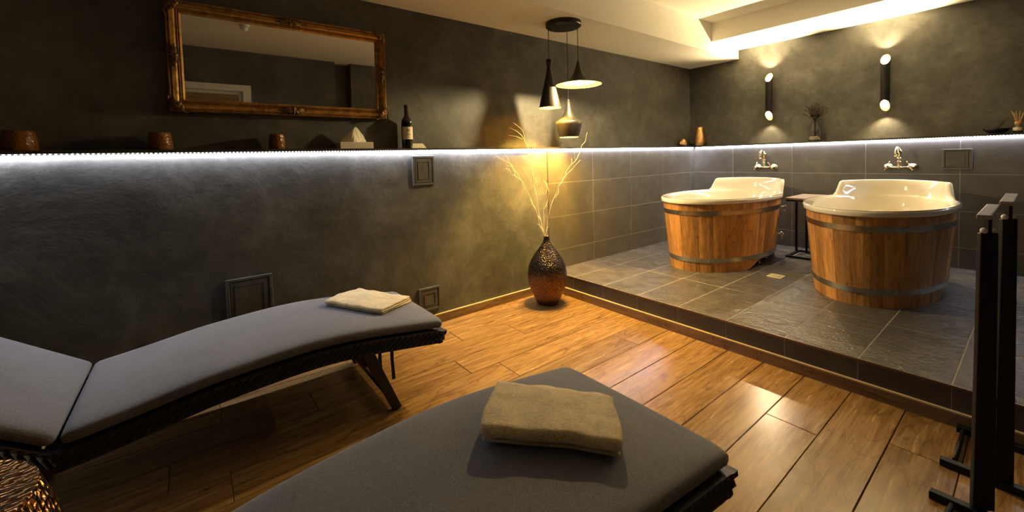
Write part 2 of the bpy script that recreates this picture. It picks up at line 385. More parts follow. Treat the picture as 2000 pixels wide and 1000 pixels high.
# metal trim where the tiling ends
tt = struct('trim_1', MB().box(XPL-.008, -.011, .0665, XPL-.001, 0, HL-.004), mat('trim_metal', (.22,.17,.11), .35, metal=.7), 'slim vertical metal strip where wall tiles meet plaster')
# ledge boards
lb = MB().box(XL, -.024, HL+.001, UW, UW, HL+.014); struct('trim_2', lb, LEDGE, 'narrow dark ledge along the long wall')
lb = MB().box(-.024, YB, HL+.001, UW, -.0245, HL+.014); struct('trim_3', lb, LEDGE, 'narrow dark ledge on the wall behind the tubs')
# ceiling: high part, soffit along the long wall, beam along the tub wall
ce = MB().box(XL, YB-.35, HH, .25, .25, HH+.1); ceo = struct('ceiling', ce, CE, 'cream ceiling with dropped soffits')
MB().box(XL, -.498, HC, UW, UW, HH).build('soffit', CE, ceo); MB().box(-.541, YB, HB, UW, -.498, HH).build('dropped_beam', CE, ceo)
# door seen in the mirror
dr = thing('door_1', 'white door with broad casing, mirrored at lower left', 'door'); del dr['category']; dr['kind'] = 'structure'
cs = MB(); W = .085
cs.box(DX0-W, YB-.01, 0, DX0+.01, YB+.018, DZ).box(DX1-.01, YB-.01, 0, DX1+W, YB+.018, DZ).box(DX0-W, YB-.01, DZ, DX1+W, YB+.018, DZ+W)
cs.build('casing', WH, dr, bevel=.003)
MB().box(DX0+.011, YB-.07, .01, DX1-.011, YB-.03, DZ-.001).build('door_leaf', WH, dr)
MB().box(DX0+.06, YB-.032, 1.15, DX1-.06, YB-.024, 1.955).build('door_panel', DWOOD, dr, label='wood-toned upper panel')
MB().box(DX0+.06, YB-.032, .12, DX1-.06, YB-.024, 1.0).build('door_panel', DWOOD, dr, label='wood-toned lower panel')
hm = MB().tube([(DX1-.05, YB-.03, 1.05), (DX1-.05, YB+.03, 1.05), (DX1-.17, YB+.03, 1.05)], .008); hm.build('door_handle', CHR, dr)

# ------------------------------------------------------------------ light strips
def strip(name, label, x0, y0, x1, y1):
    t = thing(name, label, 'light strip', (x0, y0, HL), 0, 'light strips under the ledge')
    v = Vector((x1-x0, y1-y0, 0)); Ln = v.length; d = v.normalized(); s = Vector((-d.y, d.x, 0))
    m = MB(); R = Matrix(((d.x, s.x, 0), (d.y, s.y, 0), (0, 0, 1)))
    m.box(0, -.006, -.0008, Ln, .006, .0008, R); m.build('tape', mat('led_tape', (.5,.5,.5), .5), t)
    b = MB(); k = 0; x = .01
    while x < Ln-.01:
        b.box(x-.0028, -.003, -.0048, x+.0028, .003, -.0009, R); x += .0167
    b.build('beads', LEDM, t, kind='stuff', label='row of glowing white beads')
strip('light_strip', 'row of bright cool-white beads under the long plaster wall ledge', XL+.02, -.0205, -.03, -.0205)
strip('light_strip', 'row of bright cool-white beads under the ledge behind both tubs', -.0205, -.03, -.0205, YB+.02)

# ------------------------------------------------------------------ access hatches
def hatch(x0, z0, w_, h_, label, wall='left', mt=PL):
    loc = (x0, 0, z0) if wall == 'left' else (-.007, x0, z0)
    t = thing('access_hatch', label, 'hatch', loc, 0 if wall == 'left' else -PI/2)
    f = MB(); d = .013; e = .016
    f.box(0,-d,0, w_,0,e).box(0,-d,h_-e, w_,0,h_).box(0,-d,e, e,0,h_-e).box(w_-e,-d,e, w_,0,h_-e); f.build('rim', mt, t, bevel=.0025)
    MB().box(e+.003,-d*.75,e+.003, w_-e-.003,-.0005,h_-e-.003).build('door', mt, t, bevel=.002)
    i = .04; g = MB()
    g.box(i,-d*.98,i, w_-i,-d*.7,i+.003).box(i,-d*.98,h_-i-.003, w_-i,-d*.7,h_-i).box(i,-d*.98,i+.003, i+.003,-d*.7,h_-i-.003).box(w_-i-.003,-d*.98,i+.003, w_-i,-d*.7,h_-i-.003)
    g.build('inner_line', mt, t)
hatch(-3.757, 1.005, .167, .207, 'plaster-covered hatch just under the ledge below the wine bottle')
hatch(-4.850, .30, .218, .265, 'largest plaster hatch, low behind the left lounger')
hatch(-3.744, .108, .166, .167, 'small low hatch between the left lounger and the floor vase')
hatch(-2.166, .984, .168, .170, 'dark tiled hatch right of the right-hand wall tap', 'right', WT)

# ------------------------------------------------------------------ gilt mirror
mr = thing('wall_mirror', 'wide mirror in an ornate gilt frame, hung tilted on the dark wall', 'mirror', (-4.468, .063, 1.467))
mr.rotation_euler = (math.radians(1.4), 0, 0)
MW, MH, FW = 1.138/2, .568, .066
prof = [(0, .030), (0, -.004), (.006, -.010), (.012, -.004), (.018, -.012), (.034, -.006), (.044, .004), (.048, -.001), (.052, .004), (.057, .0), (.061, .006), (.066, .012), (.066, .030)]
# (inward distance, y) ; rails mitred
def rail(i):
    cx = [(-MW, 0), (MW, 0), (MW, MH), (-MW, MH)]; dirs = [(1,1), (-1,1), (-1,-1), (1,-1)]
    a, b = cx[i], cx[(i+1)%4]; da, db = dirs[i], dirs[(i+1)%4]; m = MB(); vs = []
    for (p, d) in ((a, da), (b, db)):
        for s_, y in prof: vs.append((p[0]+d[0]*s_, y, p[1]+d[1]*s_))
    n = len(prof); m.add(vs, [[j, j+1, n+j+1, n+j] for j in range(n-1)] + [[0, n, 2*n-1, n-1]] + [list(range(n))[::-1], list(range(n, 2*n))]); return m
for i in range(4): rail(i).build('frame_rail', FRG, mr)
MB().box(-MW+.058, .012, .058, MW-.058, .016, MH-.058).build('mirror_glass', MIR, mr)
MB().box(-MW+.03, .0165, .03, MW-.03, .026, MH-.03).build('backing', FRD, mr)
def ornament(cx, cz, ang, size, seed, corner=True):
    m = MB(); r_ = random.Random(seed)
    R = Matrix.Rotation(ang, 3, 'Y')
    def put(x, z): v_ = R @ Vector((x, 0, z)); return (cx+v_.x, v_.y, cz+v_.z)
    # fan of leaves and scrolls
    nl = 9
    for k in range(nl):
        a = -1.25 + 2.5*k/(nl-1); l = size*(1-.35*abs(a)/1.25)
        pts = []; rr = []
        for q in range(6):
            t = q/5; xx = sin(a)*l*t*(1.5 if not corner else 1.05); z_ = cos(a)*l*t*.62 - size*.22
            p_ = put(xx, z_); pts.append((p_[0], -.014-.008*sin(PI*t), p_[2])); rr.append(.0034+.0052*sin(PI*min(1, t*1.1+.05)))
        m.tube(pts, rr, 6)
    for sgn in (-1, 1):
        pts = []
        for q in range(16):
            t = q/15; a = t*4.6; rad = size*.28*(1-.75*t)
            p_ = put(sgn*(size*(.78 if not corner else .62)+rad*cos(a)), -size*.18+rad*sin(a)); pts.append((p_[0], -.014, p_[2]))
        m.tube(pts, .0048, 6)
    for k in range(7):
        a = r_.uniform(0, 2*PI); d_ = size*.25*r_.random(); p_ = put(cos(a)*d_*1.6, sin(a)*d_-size*.05); m.ball((p_[0], -.016, p_[2]), r_.uniform(.006,.011), 8, 5)
    p_ = put(0, -size*.15); m.ball((p_[0], -.018, p_[2]), .015, 10, 6)
    m.build('ornament', FRD, mr)
o_ = .030
for (x, z, a, s_) in ((-MW+o_, MH-o_, -PI/4, .062), (MW-o_, MH-o_, PI/4, .062), (-MW+o_, o_, -3*PI/4, .062), (MW-o_, o_, 3*PI/4, .062)): ornament(x, z, a, s_, int(abs(x*z)*1e4)+3)
for (x, z, a, s_) in ((0, MH-.028, 0, .068), (0, .028, PI, .068), (-MW+.026, MH/2, -PI/2, .052), (MW-.026, MH/2, PI/2, .052)): ornament(x, z, a, s_, int(abs(x+z)*1e3)+9, False)

# ceiling detector seen in the mirror
sd = thing('smoke_detector', 'small white detector on the ceiling, visible only in the mirror', 'detector', (-4.44, -2.45, HH))
MB().lathe([(.05,0),(.05,-.014),(.042,-.02)], 24).build('base', WH, sd)
MB().lathe([(.036,-.02),(.034,-.05),(.026,-.062),(1e-5,-.066)], 24).build('sensor_head', WH, sd)

# ------------------------------------------------------------------ pendant lamps
can = MB().lathe([(1e-5,-.0005),(.141,-.0005),(.141,-.030),(.135,-.034),(1e-5,-.034)], 48)
co_ = thing('ceiling_canopy', 'round black canopy on the soffit carrying three lamp cords', 'lamp canopy', (-2.56, -.308, HC)); can.build('disc', BLKM, co_)
for a_ in (170, 290, 50):
    pass
def pendant(name, label, x, y, zb, outer, inner, bulb_z, bulb_r, bm_, split=None):
    t = thing(name, label, 'pendant lamp', (x, y, zb), 0, 'three pendant lamps')
    # outer black shell + gold lining, thin real thickness
    MB().shell(outer, 48).build('shade', BLKM, t)
    MB().shell(inner, 48).build('shade_lining', GOLDIN, t, label='gold lining')
    top = outer[-1][1] if outer[-1][1] > outer[0][1] else outer[0][1]
    MB().tube([(0,0,top-.002), (0,0,HC-.034-zb)], .0028, 6).build('cord', BLK, t)
    MB().lathe([(.0035, top+.012),(.008, top+.008),(.009, top-.006),(.0035, top-.006)], 16).build('cord_grip', BLKM if name != 'wide_pendant' else BLKM, t)
    MB().lathe([(.013, bulb_z+.055),(.015, bulb_z+.02),(.012, bulb_z+bulb_r*.7)], 16).build('socket', BLKM, t)
    MB().ball((0,0,bulb_z), bulb_r, 14, 10).build('bulb', bm_, t)
    return t
pendant('cone_pendant', 'tall narrow black cone pendant, leftmost of the three lamps', -2.670, -.248, 1.572,
    [(.089,0),(.033,.235),(.0195,.30),(.017,.318),(.024,.383),(.006,.3835)], [(.0875,.0005),(.031,.235),(.018,.298),(.004,.3)], .095, .022, BULB2)
def wide_prof(off):
    pts = [(.178-off*.2,0),(.176,.004+0*off),(.150,.010),(.115,.020),(.080,.038),(.052,.066),(.034,.100),(.022,.135),(.013,.165),(.008,.180)]
    return [(max(r-off*(1 if i > 1 else .5), .003), z-off*(.0 if i == 0 else .8)) for i, (r, z) in enumerate(pts)]
pendant('wide_pendant', 'wide flat black disc pendant with its bare bulb showing, nearest of the three lamps', -2.547, -.447, 1.736, wide_prof(0), wide_prof(.0022), .020, .026, BULB)
pendant('pot_pendant', 'squat pot-shaped pendant hanging lowest of the three lamps', -2.451, -.240, 1.341,
    [(.078,0),(.086,.02),(.108,.105),(.111,.128),(.100,.133),(.070,.155),(.046,.185),(.028,.225),(.017,.27),(.011,.303),(.003,.304)],
    [(.0765,.0006),(.084,.02),(.106,.105),(.108,.126),(.098,.130),(.068,.152),(.044,.182),(.026,.222),(.012,.27),(.003,.272)], .055, .026, BULB3)

# ------------------------------------------------------------------ tube sconces
def sconce(y, label):
    t = thing('tube_sconce', label, 'wall lamp', (0.040, y, 1.772), 0, 'tube wall lamps')
    n = 40; R = .0345; Hh = .258; cut = .100
    def ring(r, sgn, inset=0):
        out = []
        for k in range(n):
            a = 2*PI*k/n; x = r*cos(a)
            z = sgn*(Hh - cut*(R-x)/(2*R)); out.append((x, r*sin(a), z))
        return out
    m = MB(); m.add(ring(R,-1)+ring(R,1), [[k,(k+1)%n,n+(k+1)%n,n+k] for k in range(n)], True)
    m.add(ring(R,1)+ring(R-.0018,1), [[k,(k+1)%n,n+(k+1)%n,n+k] for k in range(n)])
    m.add(ring(R,-1)+ring(R-.0018,-1), [[k,(k+1)%n,n+(k+1)%n,n+k] for k in range(n)])
    m.build('tube', BLKM, t)
    for sgn in (1,-1):
        g = MB(); zi = sgn*.105
        g.add([(cos(2*PI*k/n)*(R-.0018), sin(2*PI*k/n)*(R-.0018), zi) for k in range(n)] + ring(R-.0018, sgn), [[k,(k+1)%n,n+(k+1)%n,n+k] for k in range(n)], True)
        g.build('gold_lining', SCLIN, t)
        MB().lathe([(.031, zi-.004), (.031, zi+.004)], 32).build('lens', SGLOW, t)
    MB().box(.02, -.012, -.03, .0595, .012, .03).build('wall_bracket', BLKM, t)
    for sgn, P_ in ((1, SCON_UP), (-1, SCON_DOWN)):
        ld = bpy.data.lights.new('sconce_lamp', 'POINT'); ld.energy = P_; ld.color = SCON_COL; ld.shadow_soft_size = .010
        lo = bpy.data.objects.new('sconce_lamp', ld); C.objects.link(lo); lo.location = (.036, y, 1.772+sgn*.160)
    return t
sconce(-.836, 'black tube wall lamp above the left wooden tub')
sconce(-1.791, 'black tube wall lamp above the right wooden tub')

# ------------------------------------------------------------------ wooden tubs
def make_tub(label):
    t = thing('wooden_tub', label, 'bathtub', (0,0,0), 0, 'wooden soaking tubs on the platform')
    AB, BB, AT, BT = .632, .353, .700, .402; H0, H1 = 0.0, .590
    ns = 32
    def el(a, b, th): return (a*cos(th), b*sin(th))
    # arc-length spaced angles
    M_ = 720; cum = [0]
    for k in range(M_):
        p0 = el(AT, BT, 2*PI*k/M_); p1 = el(AT, BT, 2*PI*(k+1)/M_); cum.append(cum[-1]+math.hypot(p1[0]-p0[0], p1[1]-p0[1]))
    def ang(s_):
        s_ = s_ % cum[-1]; lo = 0
        import bisect
        i = bisect.bisect_right(cum, s_)-1; f_ = (s_-cum[i])/(cum[i+1]-cum[i]); return 2*PI*(i+f_)/M_
    rr = random.Random(7); ws = [rr.uniform(.7,1.3) for _ in range(ns)]; tot = sum(ws); acc = 0
    def zlow(th):     # arched cut at the -y, +x side
        d = math.degrees(th) % 360
        if d > 180: d -= 360
        a0, a1 = -109, -38
        if a0 < d < a1:
            k = min((d-a0)/17, (a1-d)/12, 1); k = max(0, k); return .072*(3*k*k-2*k**3)
        return 0
    T = .03
    for k in range(ns):
        s0 = acc/tot*cum[-1]; acc += ws[k]; s1 = acc/tot*cum[-1]; g = .0007; q = 4
        m = MB(); vs = []
        for i in range(q+1):
            th = ang(s0+g+(s1-s0-2*g)*i/q); nb = math.hypot(cos(th)/AB, sin(th)/BB)
            zl = zlow(th); edge = .0016 if i in (0, q) else 0
            for z, off in ((zl, 0), (H1, 0), (H1, T), (zl, T)):
                f_ = z/H1; a = AB+(AT-AB)*f_; b = BB+(BT-BB)*f_; x, y = el(a-off-(edge if off == 0 else 0), b-off-(edge if off == 0 else 0), th); vs.append((x, y, z))
        fs = []
        for i in range(q):
            for j in range(4): fs.append([i*4+j, i*4+(j+1)%4, (i+1)*4+(j+1)%4, (i+1)*4+j])
        fs += [[0,1,2,3], [q*4+3,q*4+2,q*4+1,q*4]]
        m.add(vs, fs); m.build('stave', STAVE, t)
    for z0, z1 in ((.083,.121), (.487,.525)):
        m = MB(); n = 96; vs = []
        for k in range(n):
            th = 2*PI*k/n
            for z, off in ((z0,.0005),(z0,.0035),(z1,.0035),(z1,.0005)):
                f_ = z/H1; x, y = el(AB+(AT-AB)*f_+off, BB+(BT-BB)*f_+off, th); vs.append((x,y,z))
        m.add(vs, [[k*4+j, k*4+(j+1)%4, ((k+1)%n)*4+(j+1)%4, ((k+1)%n)*4+j] for k in range(n) for j in range(4)])
        h = m.build('hoop', STEEL, t)
        th = math.radians(212); x, y = el(AB+(AT-AB)*z0/H1+.004, BB+(BT-BB)*z0/H1+.004, th)
        MB().box(-.004,-.002,z0+.001, .004,.002,z1-.001).build('hoop_clasp', CHR, h, loc=(x,y,0), rot=(0,0,th+PI/2))
    # moulded shell: lip, raised back, basin
    n = 144; RX, RY = .716, .418; z_l = .583; rings = []
    def raise_(th):
        d = abs(math.degrees((th+PI) % (2*PI) - PI)); k = min(max((60-d)/9, 0), 1); return .118*(k*k*(3-2*k))
    profs = [ (-.030, z_l, 0), (-.004, z_l, 0), (0, z_l+.006, 0), (.001, z_l+.026, .0), (-.001, z_l+.036, .05), (.004,z_l+.036,.55), (.010, z_l+.032, .93), (.006, z_l+.038, 1.0), (-.002, z_l+.040, 1.0), (-.016, z_l+.040, 1.0), (-.024, z_l+.036, .98),
        (-.034, z_l+.034, .45), (-.042, z_l+.033, .06), (-.052, z_l+.030, 0), (-.062, z_l+.016, 0), (-.078, z_l-.10, 0), (-.10, z_l-.26, 0), (-.15, z_l-.38, 0), (-.22, z_l-.41, 0), (-.36, z_l-.415, 0) ]
    vs = []
    for d, z, k in profs:
        for j in range(n):
            th = 2*PI*j/n; rs = raise_(th); kk = rs/.118
            dd = d if k > 0 or d > -.04 else d
            if not kk: 
                # where the back is not raised the lip is a plain rounded rim
                dd = {(.004):-.002, (.010):-.004, (.006):-.008}.get(d, d)
            else: dd = d if kk == 1 else d*kk + (1-kk)*{(.004):-.002, (.010):-.004, (.006):-.008}.get(d, d)
            x, y = el(RX+dd, max(RY+dd, .03), th); vs.append((x, y, z + rs*k))
    m = MB(); P_ = len(profs)
    m.add(vs, [[i*n+j, i*n+(j+1)%n, (i+1)*n+(j+1)%n, (i+1)*n+j] for i in range(P_-1) for j in range(n)], True)
    m.f.append([(P_-1)*n+j for j in range(n)]); m.sm.append(False)
    m.build('tub_liner', CREAM, t, label='glossy cream liner with raised back')
    # taps and foot at the rear right side
    for z in (.475, .215):
        th = math.radians(-42); f_ = z/H1; x, y = el(AB+(AT-AB)*f_, BB+(BT-BB)*f_, th)
        tp = thing('x', 'x', 'x'); tp.name = 'drain_tap'; [tp.__delitem__(q_) for q_ in ('label','category')]; tp.parent = t; tp.location = (x+.002, y-.002, z); tp.rotation_euler = (0,0,math.radians(-62))
        MB().lathe([(.018,0),(.018,.006),(.010,.008),(.010,.04),(.016,.042),(.016,.052)], 16, axis='x').build('valve_body', CHR, tp)
        MB().tube([(.035,0,0),(.035,0,-.035),(.042,0,-.045)], .008, 10).build('spout', CHR, tp)
        MB().box(.026,-.026,.016, .044,.026,.024).tube([(.035,0,0),(.035,0,.018)], .005, 8).build('lever', CHR, tp, bevel=.003)
    MB().lathe([(.016,0),(.016,.008),(.009,.012),(.009,.075)], 16, c=(.30,-.235,0)).build('foot', CHR, t)
    MB().lathe([(.016,0),(.016,.008),(.009,.012),(.009,.075)], 16, c=(.08,-.285,0)).build('foot', CHR, t)
    MB().lathe([(.03,.10),(.03,.012),(.022,.006),(.022,.0)], 20, c=(.20,-.16,0)).build('drain_pipe', CHR, t)
    MB().lathe([(.30,.10),(.30,.115)], 48, sx=1.9, sy=.98).build('base_board', STAVE, t)
    return t
tub = make_tub('left wooden soaking tub with steel hoops and cream liner, nearer the corner')
tub.location = (-1.010, -.827, HP); tub.rotation_euler = (0,0,-.09)
tub2 = copy_tree(tub); tub2['label'] = 'right wooden soaking tub with steel hoops, nearest the black stand'
tub2.location = (-.992, -1.942, HP); tub2.rotation_euler = (0,0,0)

# ------------------------------------------------------------------ wall taps
def tap(y, label):
    t = thing('wall_tap', label, 'tap', (-.0071, y, 1.005), 0, 'antique brass bath taps')
    for s_ in (-1, 1):
        MB().lathe([(.036,0),(.036,-.004),(.030,-.012),(.016,-.016),(.013,-.045),(.016,-.050),(.017,-.066),(.012,-.070)], 20, c=(0,s_*.079,0), axis='x').build('rosette', BRASS, t)
        # valve knob with lever handle
        MB().lathe([(.015,-.068),(.017,-.078),(.010,-.085),(1e-5,-.086)], 16, c=(0,s_*.079,0), axis='x').build('valve', BRASS, t)
        h = MB().tube([(-.078, s_*.079, .0), (-.088, s_*.070, .022), (-.095, s_*.058, .045)], [.0035,.003,.003], 8); h.ball((-.096, s_*.056, .049), .0065, 10, 6); h.tube([(-.078, s_*.079, 0), (-.082, s_*.088, -.018)], .003, 8); h.ball((-.083, s_*.089, -.021), .005, 8, 5); h.build('lever', BRASS, t)
    MB().tube([(-.055,-.079,0),(-.055,.079,0)], .0095, 14).ball((-.055,0,0), .017, 14, 9).build('crossbar', BRASS, t)
    MB().lathe([(.015,0),(.012,.018),(.016,.024),(.011,.030),(.011,.042),(.016,.046),(.016,.050),(.011,.056),(.011,.070),(.016,.074),(.016,.079),(.011,.085),(.011,.105),(.016,.110),(.017,.122),(.021,.132),(.021,.146),(.012,.155),(.006,.160),(.009,.166),(.004,.172),(1e-5,.173)], 20, c=(-.055,0,0)).build('column', BRASS, t)
    p = [(-.055,0,.138),(-.085,0,.146),(-.105,0,.165),(-.125,0,.174),(-.145,0,.168),(-.157,0,.150),(-.160,0,.125),(-.161,0,.105)]
    s2 = MB().tube(p, [.010,.009,.009,.0095,.010,.011,.013,.014], 14); s2.lathe([(.014,.106),(.018,.100),(.018,.092),(.012,.090)], 18, c=(-.161,0,0)); s2.build('spout', BRASS, t)
tap(-.825, 'antique brass wall tap above the left tub')
tap(-1.907, 'antique brass wall tap above the right tub')

# ------------------------------------------------------------------ side table between the tubs
st = thing('side_table', 'small black-framed table with brown top between the two tubs', 'table', (-.375, -1.345, HP))
MB().box(-.235,-.135,.555, .235,.135,.573).build('table_top', TTOP, st, bevel=.002)
fr = MB(); g = .018
fr.box(-.225,-.130,.537, .225,-.112,.5545).box(-.225,.112,.537, .225,.130,.5545).box(-.225,-.112,.537, -.207,.112,.5545).box(.207,-.112,.537, .225,.112,.5545); fr.build('top_frame', BLK, st)
MB().box(-.165,-.155,0, -.147,.155,g).box(.147,-.155,0, .165,.155,g).box(-.147,.137,0, .147,.155,g).box(-.147,-.155,0, .147,-.137,g).build('base_frame', BLK, st)
for yy in (.137, .062): MB().box(.085 if yy > .1 else .12, yy-.0, g if yy > .1 else 0, .103 if yy > .1 else .138, yy+.018, .5365).build('post', BLK, st)
MB().box(.1205,-.1365,.0, .1375,.0615,g-.001).build('base_bar', BLK, st)

# floor drain
dn = thing('floor_drain', 'small square brass drain grate in the platform tiles', 'drain', (-1.285, -1.375, HP), 0)
m = MB().box(-.05,-.05,0, .05,-.042,.004).box(-.05,.042,0, .05,.05,.004).box(-.05,-.042,0, -.042,.042,.004).box(.042,-.042,0, .05,.042,.004)
for k in range(5): m.box(-.042,-.034+k*.0155,0, .042,-.026+k*.0155,.0035)
m.build('grate', BRASSD, dn)
MB().box(-.042,-.042,.0002, .042,.042,.001).build('drain_well', BLK, dn)

# ------------------------------------------------------------------ black steel stand at right
sd_ = thing('black_steel_stand', 'black steel stand with two upright posts at the platform edge', 'stand', (-2.93, -2.60, 0))
def stand_post(x, y, h, wB, wT):
    m = MB().beam((x,y,.026), (x+.0,y-.0,h-.060), wB, wT, Vector((.61,-.79,0)), wB*.3, wT*.4); m.build('post', BLK, sd_, bevel=.003)
    MB().beam((x,y,h-.070),(x,y,h), .012, .012, Vector((.79,-.61,0))).build('neck', BLK, sd_)
    d = Vector((.789,-.614,0))*.0125
    kn = MB()
    for s_ in (-1,1): kn.ball((x+d.x*s_, y+d.y*s_, h-.054), .0095, 10, 7)
    kn.build('end_plug', mat('pale_plug', (.75,.75,.75), .3), sd_)
    c0 = Vector((x,y,h+.004)); MB().beam(c0 + Vector((-.15,.0,0)), c0 + Vector((.20,0,0)), .013, .013, Vector((0,0,1)), .030, .030).build('top_cap', mat('lit_cap', (.30,.29,.27), .35), sd_, bevel=.003)  # pale grey cap colour stands in for light on the black steel
stand_post(-.111, .013, .968, .056, .044)
stand_post(.107, -.020, .990, .054, .040)
for (x, y0, y1) in ((-.125, -.9, .130), (.107, -.9, .130), (.415, -.9, .115)):
    MB().box(x-.015,y0,0, x+.015,y1,.026).build('foot_bar', BLK, sd_, bevel=.003)
for a, b in (((.145,.095,.014),(.402,.095,.014)), ((-.42,.10,.014),(-.142,.075,.014)), ((.122,-.5,.014),(.400,-.5,.014))):
    MB().tube([a, b], .008, 10).build('tie_rod', BLK, sd_)
MB().tube([(-.111,.027,.30),(.0,.01,.30),(.107,-.004,.30)], .009, 10).build('tie_rod', BLK, sd_)

# ------------------------------------------------------------------ loungers
PROF = [(0,.368),(.03,.378),(.10,.388),(.19,.400),(.37,.426),(.55,.440),(.70,.438),(.85,.427),(.98,.416),(1.12,.392),(1.24,.374),(1.345,.362)]
def interp(u, P=PROF):
    if u <= P[0][0]: return P[0][1] + (u-P[0][0])*.5
    for (a, za), (b, zb) in zip(P, P[1:]):
        if u <= b:
            t = (u-a)/(b-a); return za+(zb-za)*t
    return P[-1][1]
def smoothz(u): return (interp(u-.05)+interp(u)+interp(u+.05))/3 if .05 < u < 1.29 else interp(u)
def sweep_cushion(stations, halfw, thick):
    # stations: list of (x, z_top, inset factor 0..1)
    m = MB(); cs = []; n = 28
    def section(ins):
        hw = halfw-ins*.008; ht = thick/2*(1-.55*ins); out = []
        for k in range(n):
            a = 2*PI*k/n; e = .2; cx = abs(cos(a))**e*(1 if cos(a) >= 0 else -1); cz = abs(sin(a))**.55*(1 if sin(a) >= 0 else -1)
            crown = 1+.05*(1-cx*cx) if sin(a) > 0 else 1
            out.append((hw*cx, ht*cz*crown))
        return out
    vs = []
    for (x, z, ins, nx, nz) in stations:
        for (y, h) in section(ins): vs.append((x+nx*h, y, z+nz*h))
    S = len(stations)
    m.add(vs, [[i*n+k, i*n+(k+1)%n, (i+1)*n+(k+1)%n, (i+1)*n+k] for i in range(S-1) for k in range(n)], True)
    m.f.append([k for k in range(n)][::-1]); m.sm.append(True); m.f.append([(S-1)*n+k for k in range(n)]); m.sm.append(True)
    return m
def make_lounger(label):
    t = thing('sun_lounger', label, 'lounger', (0,0,0), 0, 'black wicker loungers with charcoal cushions')
    th = .056; HW = .312
    sta = []
    us = [0,.006,.016,.03]+[.03+.05*k for k in range(1,26)]+[1.30,1.32,1.332,1.338]
    for u in us:
        e = min(u, 1.338-u); ins = max(0, 1-math.sqrt(max(0, 1-(1-min(e/.026,1))**2))) if e < .026 else 0
        z = smoothz(u); dz = (smoothz(u+.02)-smoothz(u-.02))/.04; nn = Vector((dz, 0, 1)).normalized()
        sta.append((-u, z-th/2, ins, nn.x, nn.z))
    sweep_cushion(sta, HW, th).build('seat_cushion', FAB, t)
    A = math.radians(36.5); sta = []; Lb = .78
    for u in [0,.006,.016,.03]+[.03+.06*k for k in range(1,12)]+[.74,.76,.772,.78]:
        e = min(u, Lb-u); ins = max(0, 1-math.sqrt(max(0, 1-(1-min(e/.026,1))**2))) if e < .026 else 0
        x = -1.352-cos(A)*u; z = .337+sin(A)*u
        nn = Vector((sin(A),0,cos(A))); sta.append((x, z, ins, nn.x, nn.z))
    sweep_cushion(sta, HW, th).build('back_cushion', FAB, t)
    # wicker frame: rails follow the curve, woven surface in relief
    def weave_rail(pathf, u0, u1, y0, y1, H_, name, nrm=None):
        m = MB(); step = .015; nu = int((u1-u0)/step); rows_ = 5; vs = []; side_n = []
        for i in range(nu+1):
            u = u0+(u1-u0)*i/nu; x, z, nx, nz = pathf(u)
            loop = []
            for j in range(rows_+1):
                hgt = -H_*j/rows_; off = .0042*(1 if (i+j) % 2 else -1)*(0 if j in (0, rows_) else 1)
                loop.append((hgt, y0-off))
            for j in range(rows_, -1, -1):
                hgt = -H_*j/rows_; off = .0042*(1 if (i+j) % 2 else -1)*(0 if j in (0, rows_) else 1)
                loop.append((hgt, y1+off))
            for hgt, y in loop: vs.append((x+nx*hgt, y, z+nz*hgt))
        k = 2*(rows_+1)
        m.add(vs, [[i*k+j, i*k+(j+1)%k, (i+1)*k+(j+1)%k, (i+1)*k+j] for i in range(nu) for j in range(k)])
        m.f.append(list(range(k))[::-1]); m.sm.append(False); m.f.append([nu*k+j for j in range(k)]); m.sm.append(False)
        return m.build(name, WIC, t)
    def seatp(u):
        dz = (smoothz(u+.02)-smoothz(u-.02))/.04; nn = Vector((dz,0,1)).normalized(); uu = u
        return (-uu, smoothz(max(u,0))-th-.002, nn.x, nn.z)
    def backp(u): return (-1.352-cos(A)*u-sin(A)*.03, .337+sin(A)*u-cos(A)*.03, sin(A), cos(A))
    for s_ in (-1, 1):
        y0, y1 = (-.322,-.292) if s_ < 0 else (.292,.322)
        weave_rail(seatp, -.018, 1.36, y0, y1, .062, 'side_rail')
        weave_rail(backp, -.045, .80, y0, y1, .045, 'back_rail')
    # end rail
    m = MB(); nu = 54; rows_ = 5; vs = []
    for i in range(nu+1):
        y = -.2915+.583*i/nu
        for j in range(rows_+1): vs.append((.018+.0025*(1 if (i+j)%2 else -1), y, smoothz(0)-th-.006-.054*j/rows_))
        for j in range(rows_,-1,-1): vs.append((-.012, y, smoothz(0)-th-.006-.054*j/rows_))
    k = 2*(rows_+1); m.add(vs, [[i*k+j, i*k+(j+1)%k, (i+1)*k+(j+1)%k, (i+1)*k+j] for i in range(nu) for j in range(k)]); m.f.append(list(range(k))[::-1]); m.sm.append(False); m.f.append([nu*k+j for j in range(k)]); m.sm.append(False)
    m.build('end_rail', WIC, t)
    # woven deck
    m = MB(); vs = []; nu = 60; nv = 20
    for i in range(nu+1):
        u = .0+1.35*i/nu; x, z, nx, nz = seatp(u)
        for j in range(nv+1): vs.append((x, -.2915+.583*j/nv, z-.008+.002*(1 if (i+j)%2 else -1)))
    m.add(vs, [[i*(nv+1)+j, i*(nv+1)+j+1, (i+1)*(nv+1)+j+1, (i+1)*(nv+1)+j] for i in range(nu) for j in range(nv)])
    m.build('seat_deck', WIC, t)
    m = MB(); vs = []
    for i in range(31):
        x, z, nx, nz = backp(.02+.77*i/30)
        for j in range(nv+1): vs.append((x, -.2915+.583*j/nv, z-.012+.002*(1 if (i+j)%2 else -1)))
    m.add(vs, [[i*(nv+1)+j, i*(nv+1)+j+1, (i+1)*(nv+1)+j+1, (i+1)*(nv+1)+j] for i in range(30) for j in range(nv)]); m.build('back_deck', WIC, t)
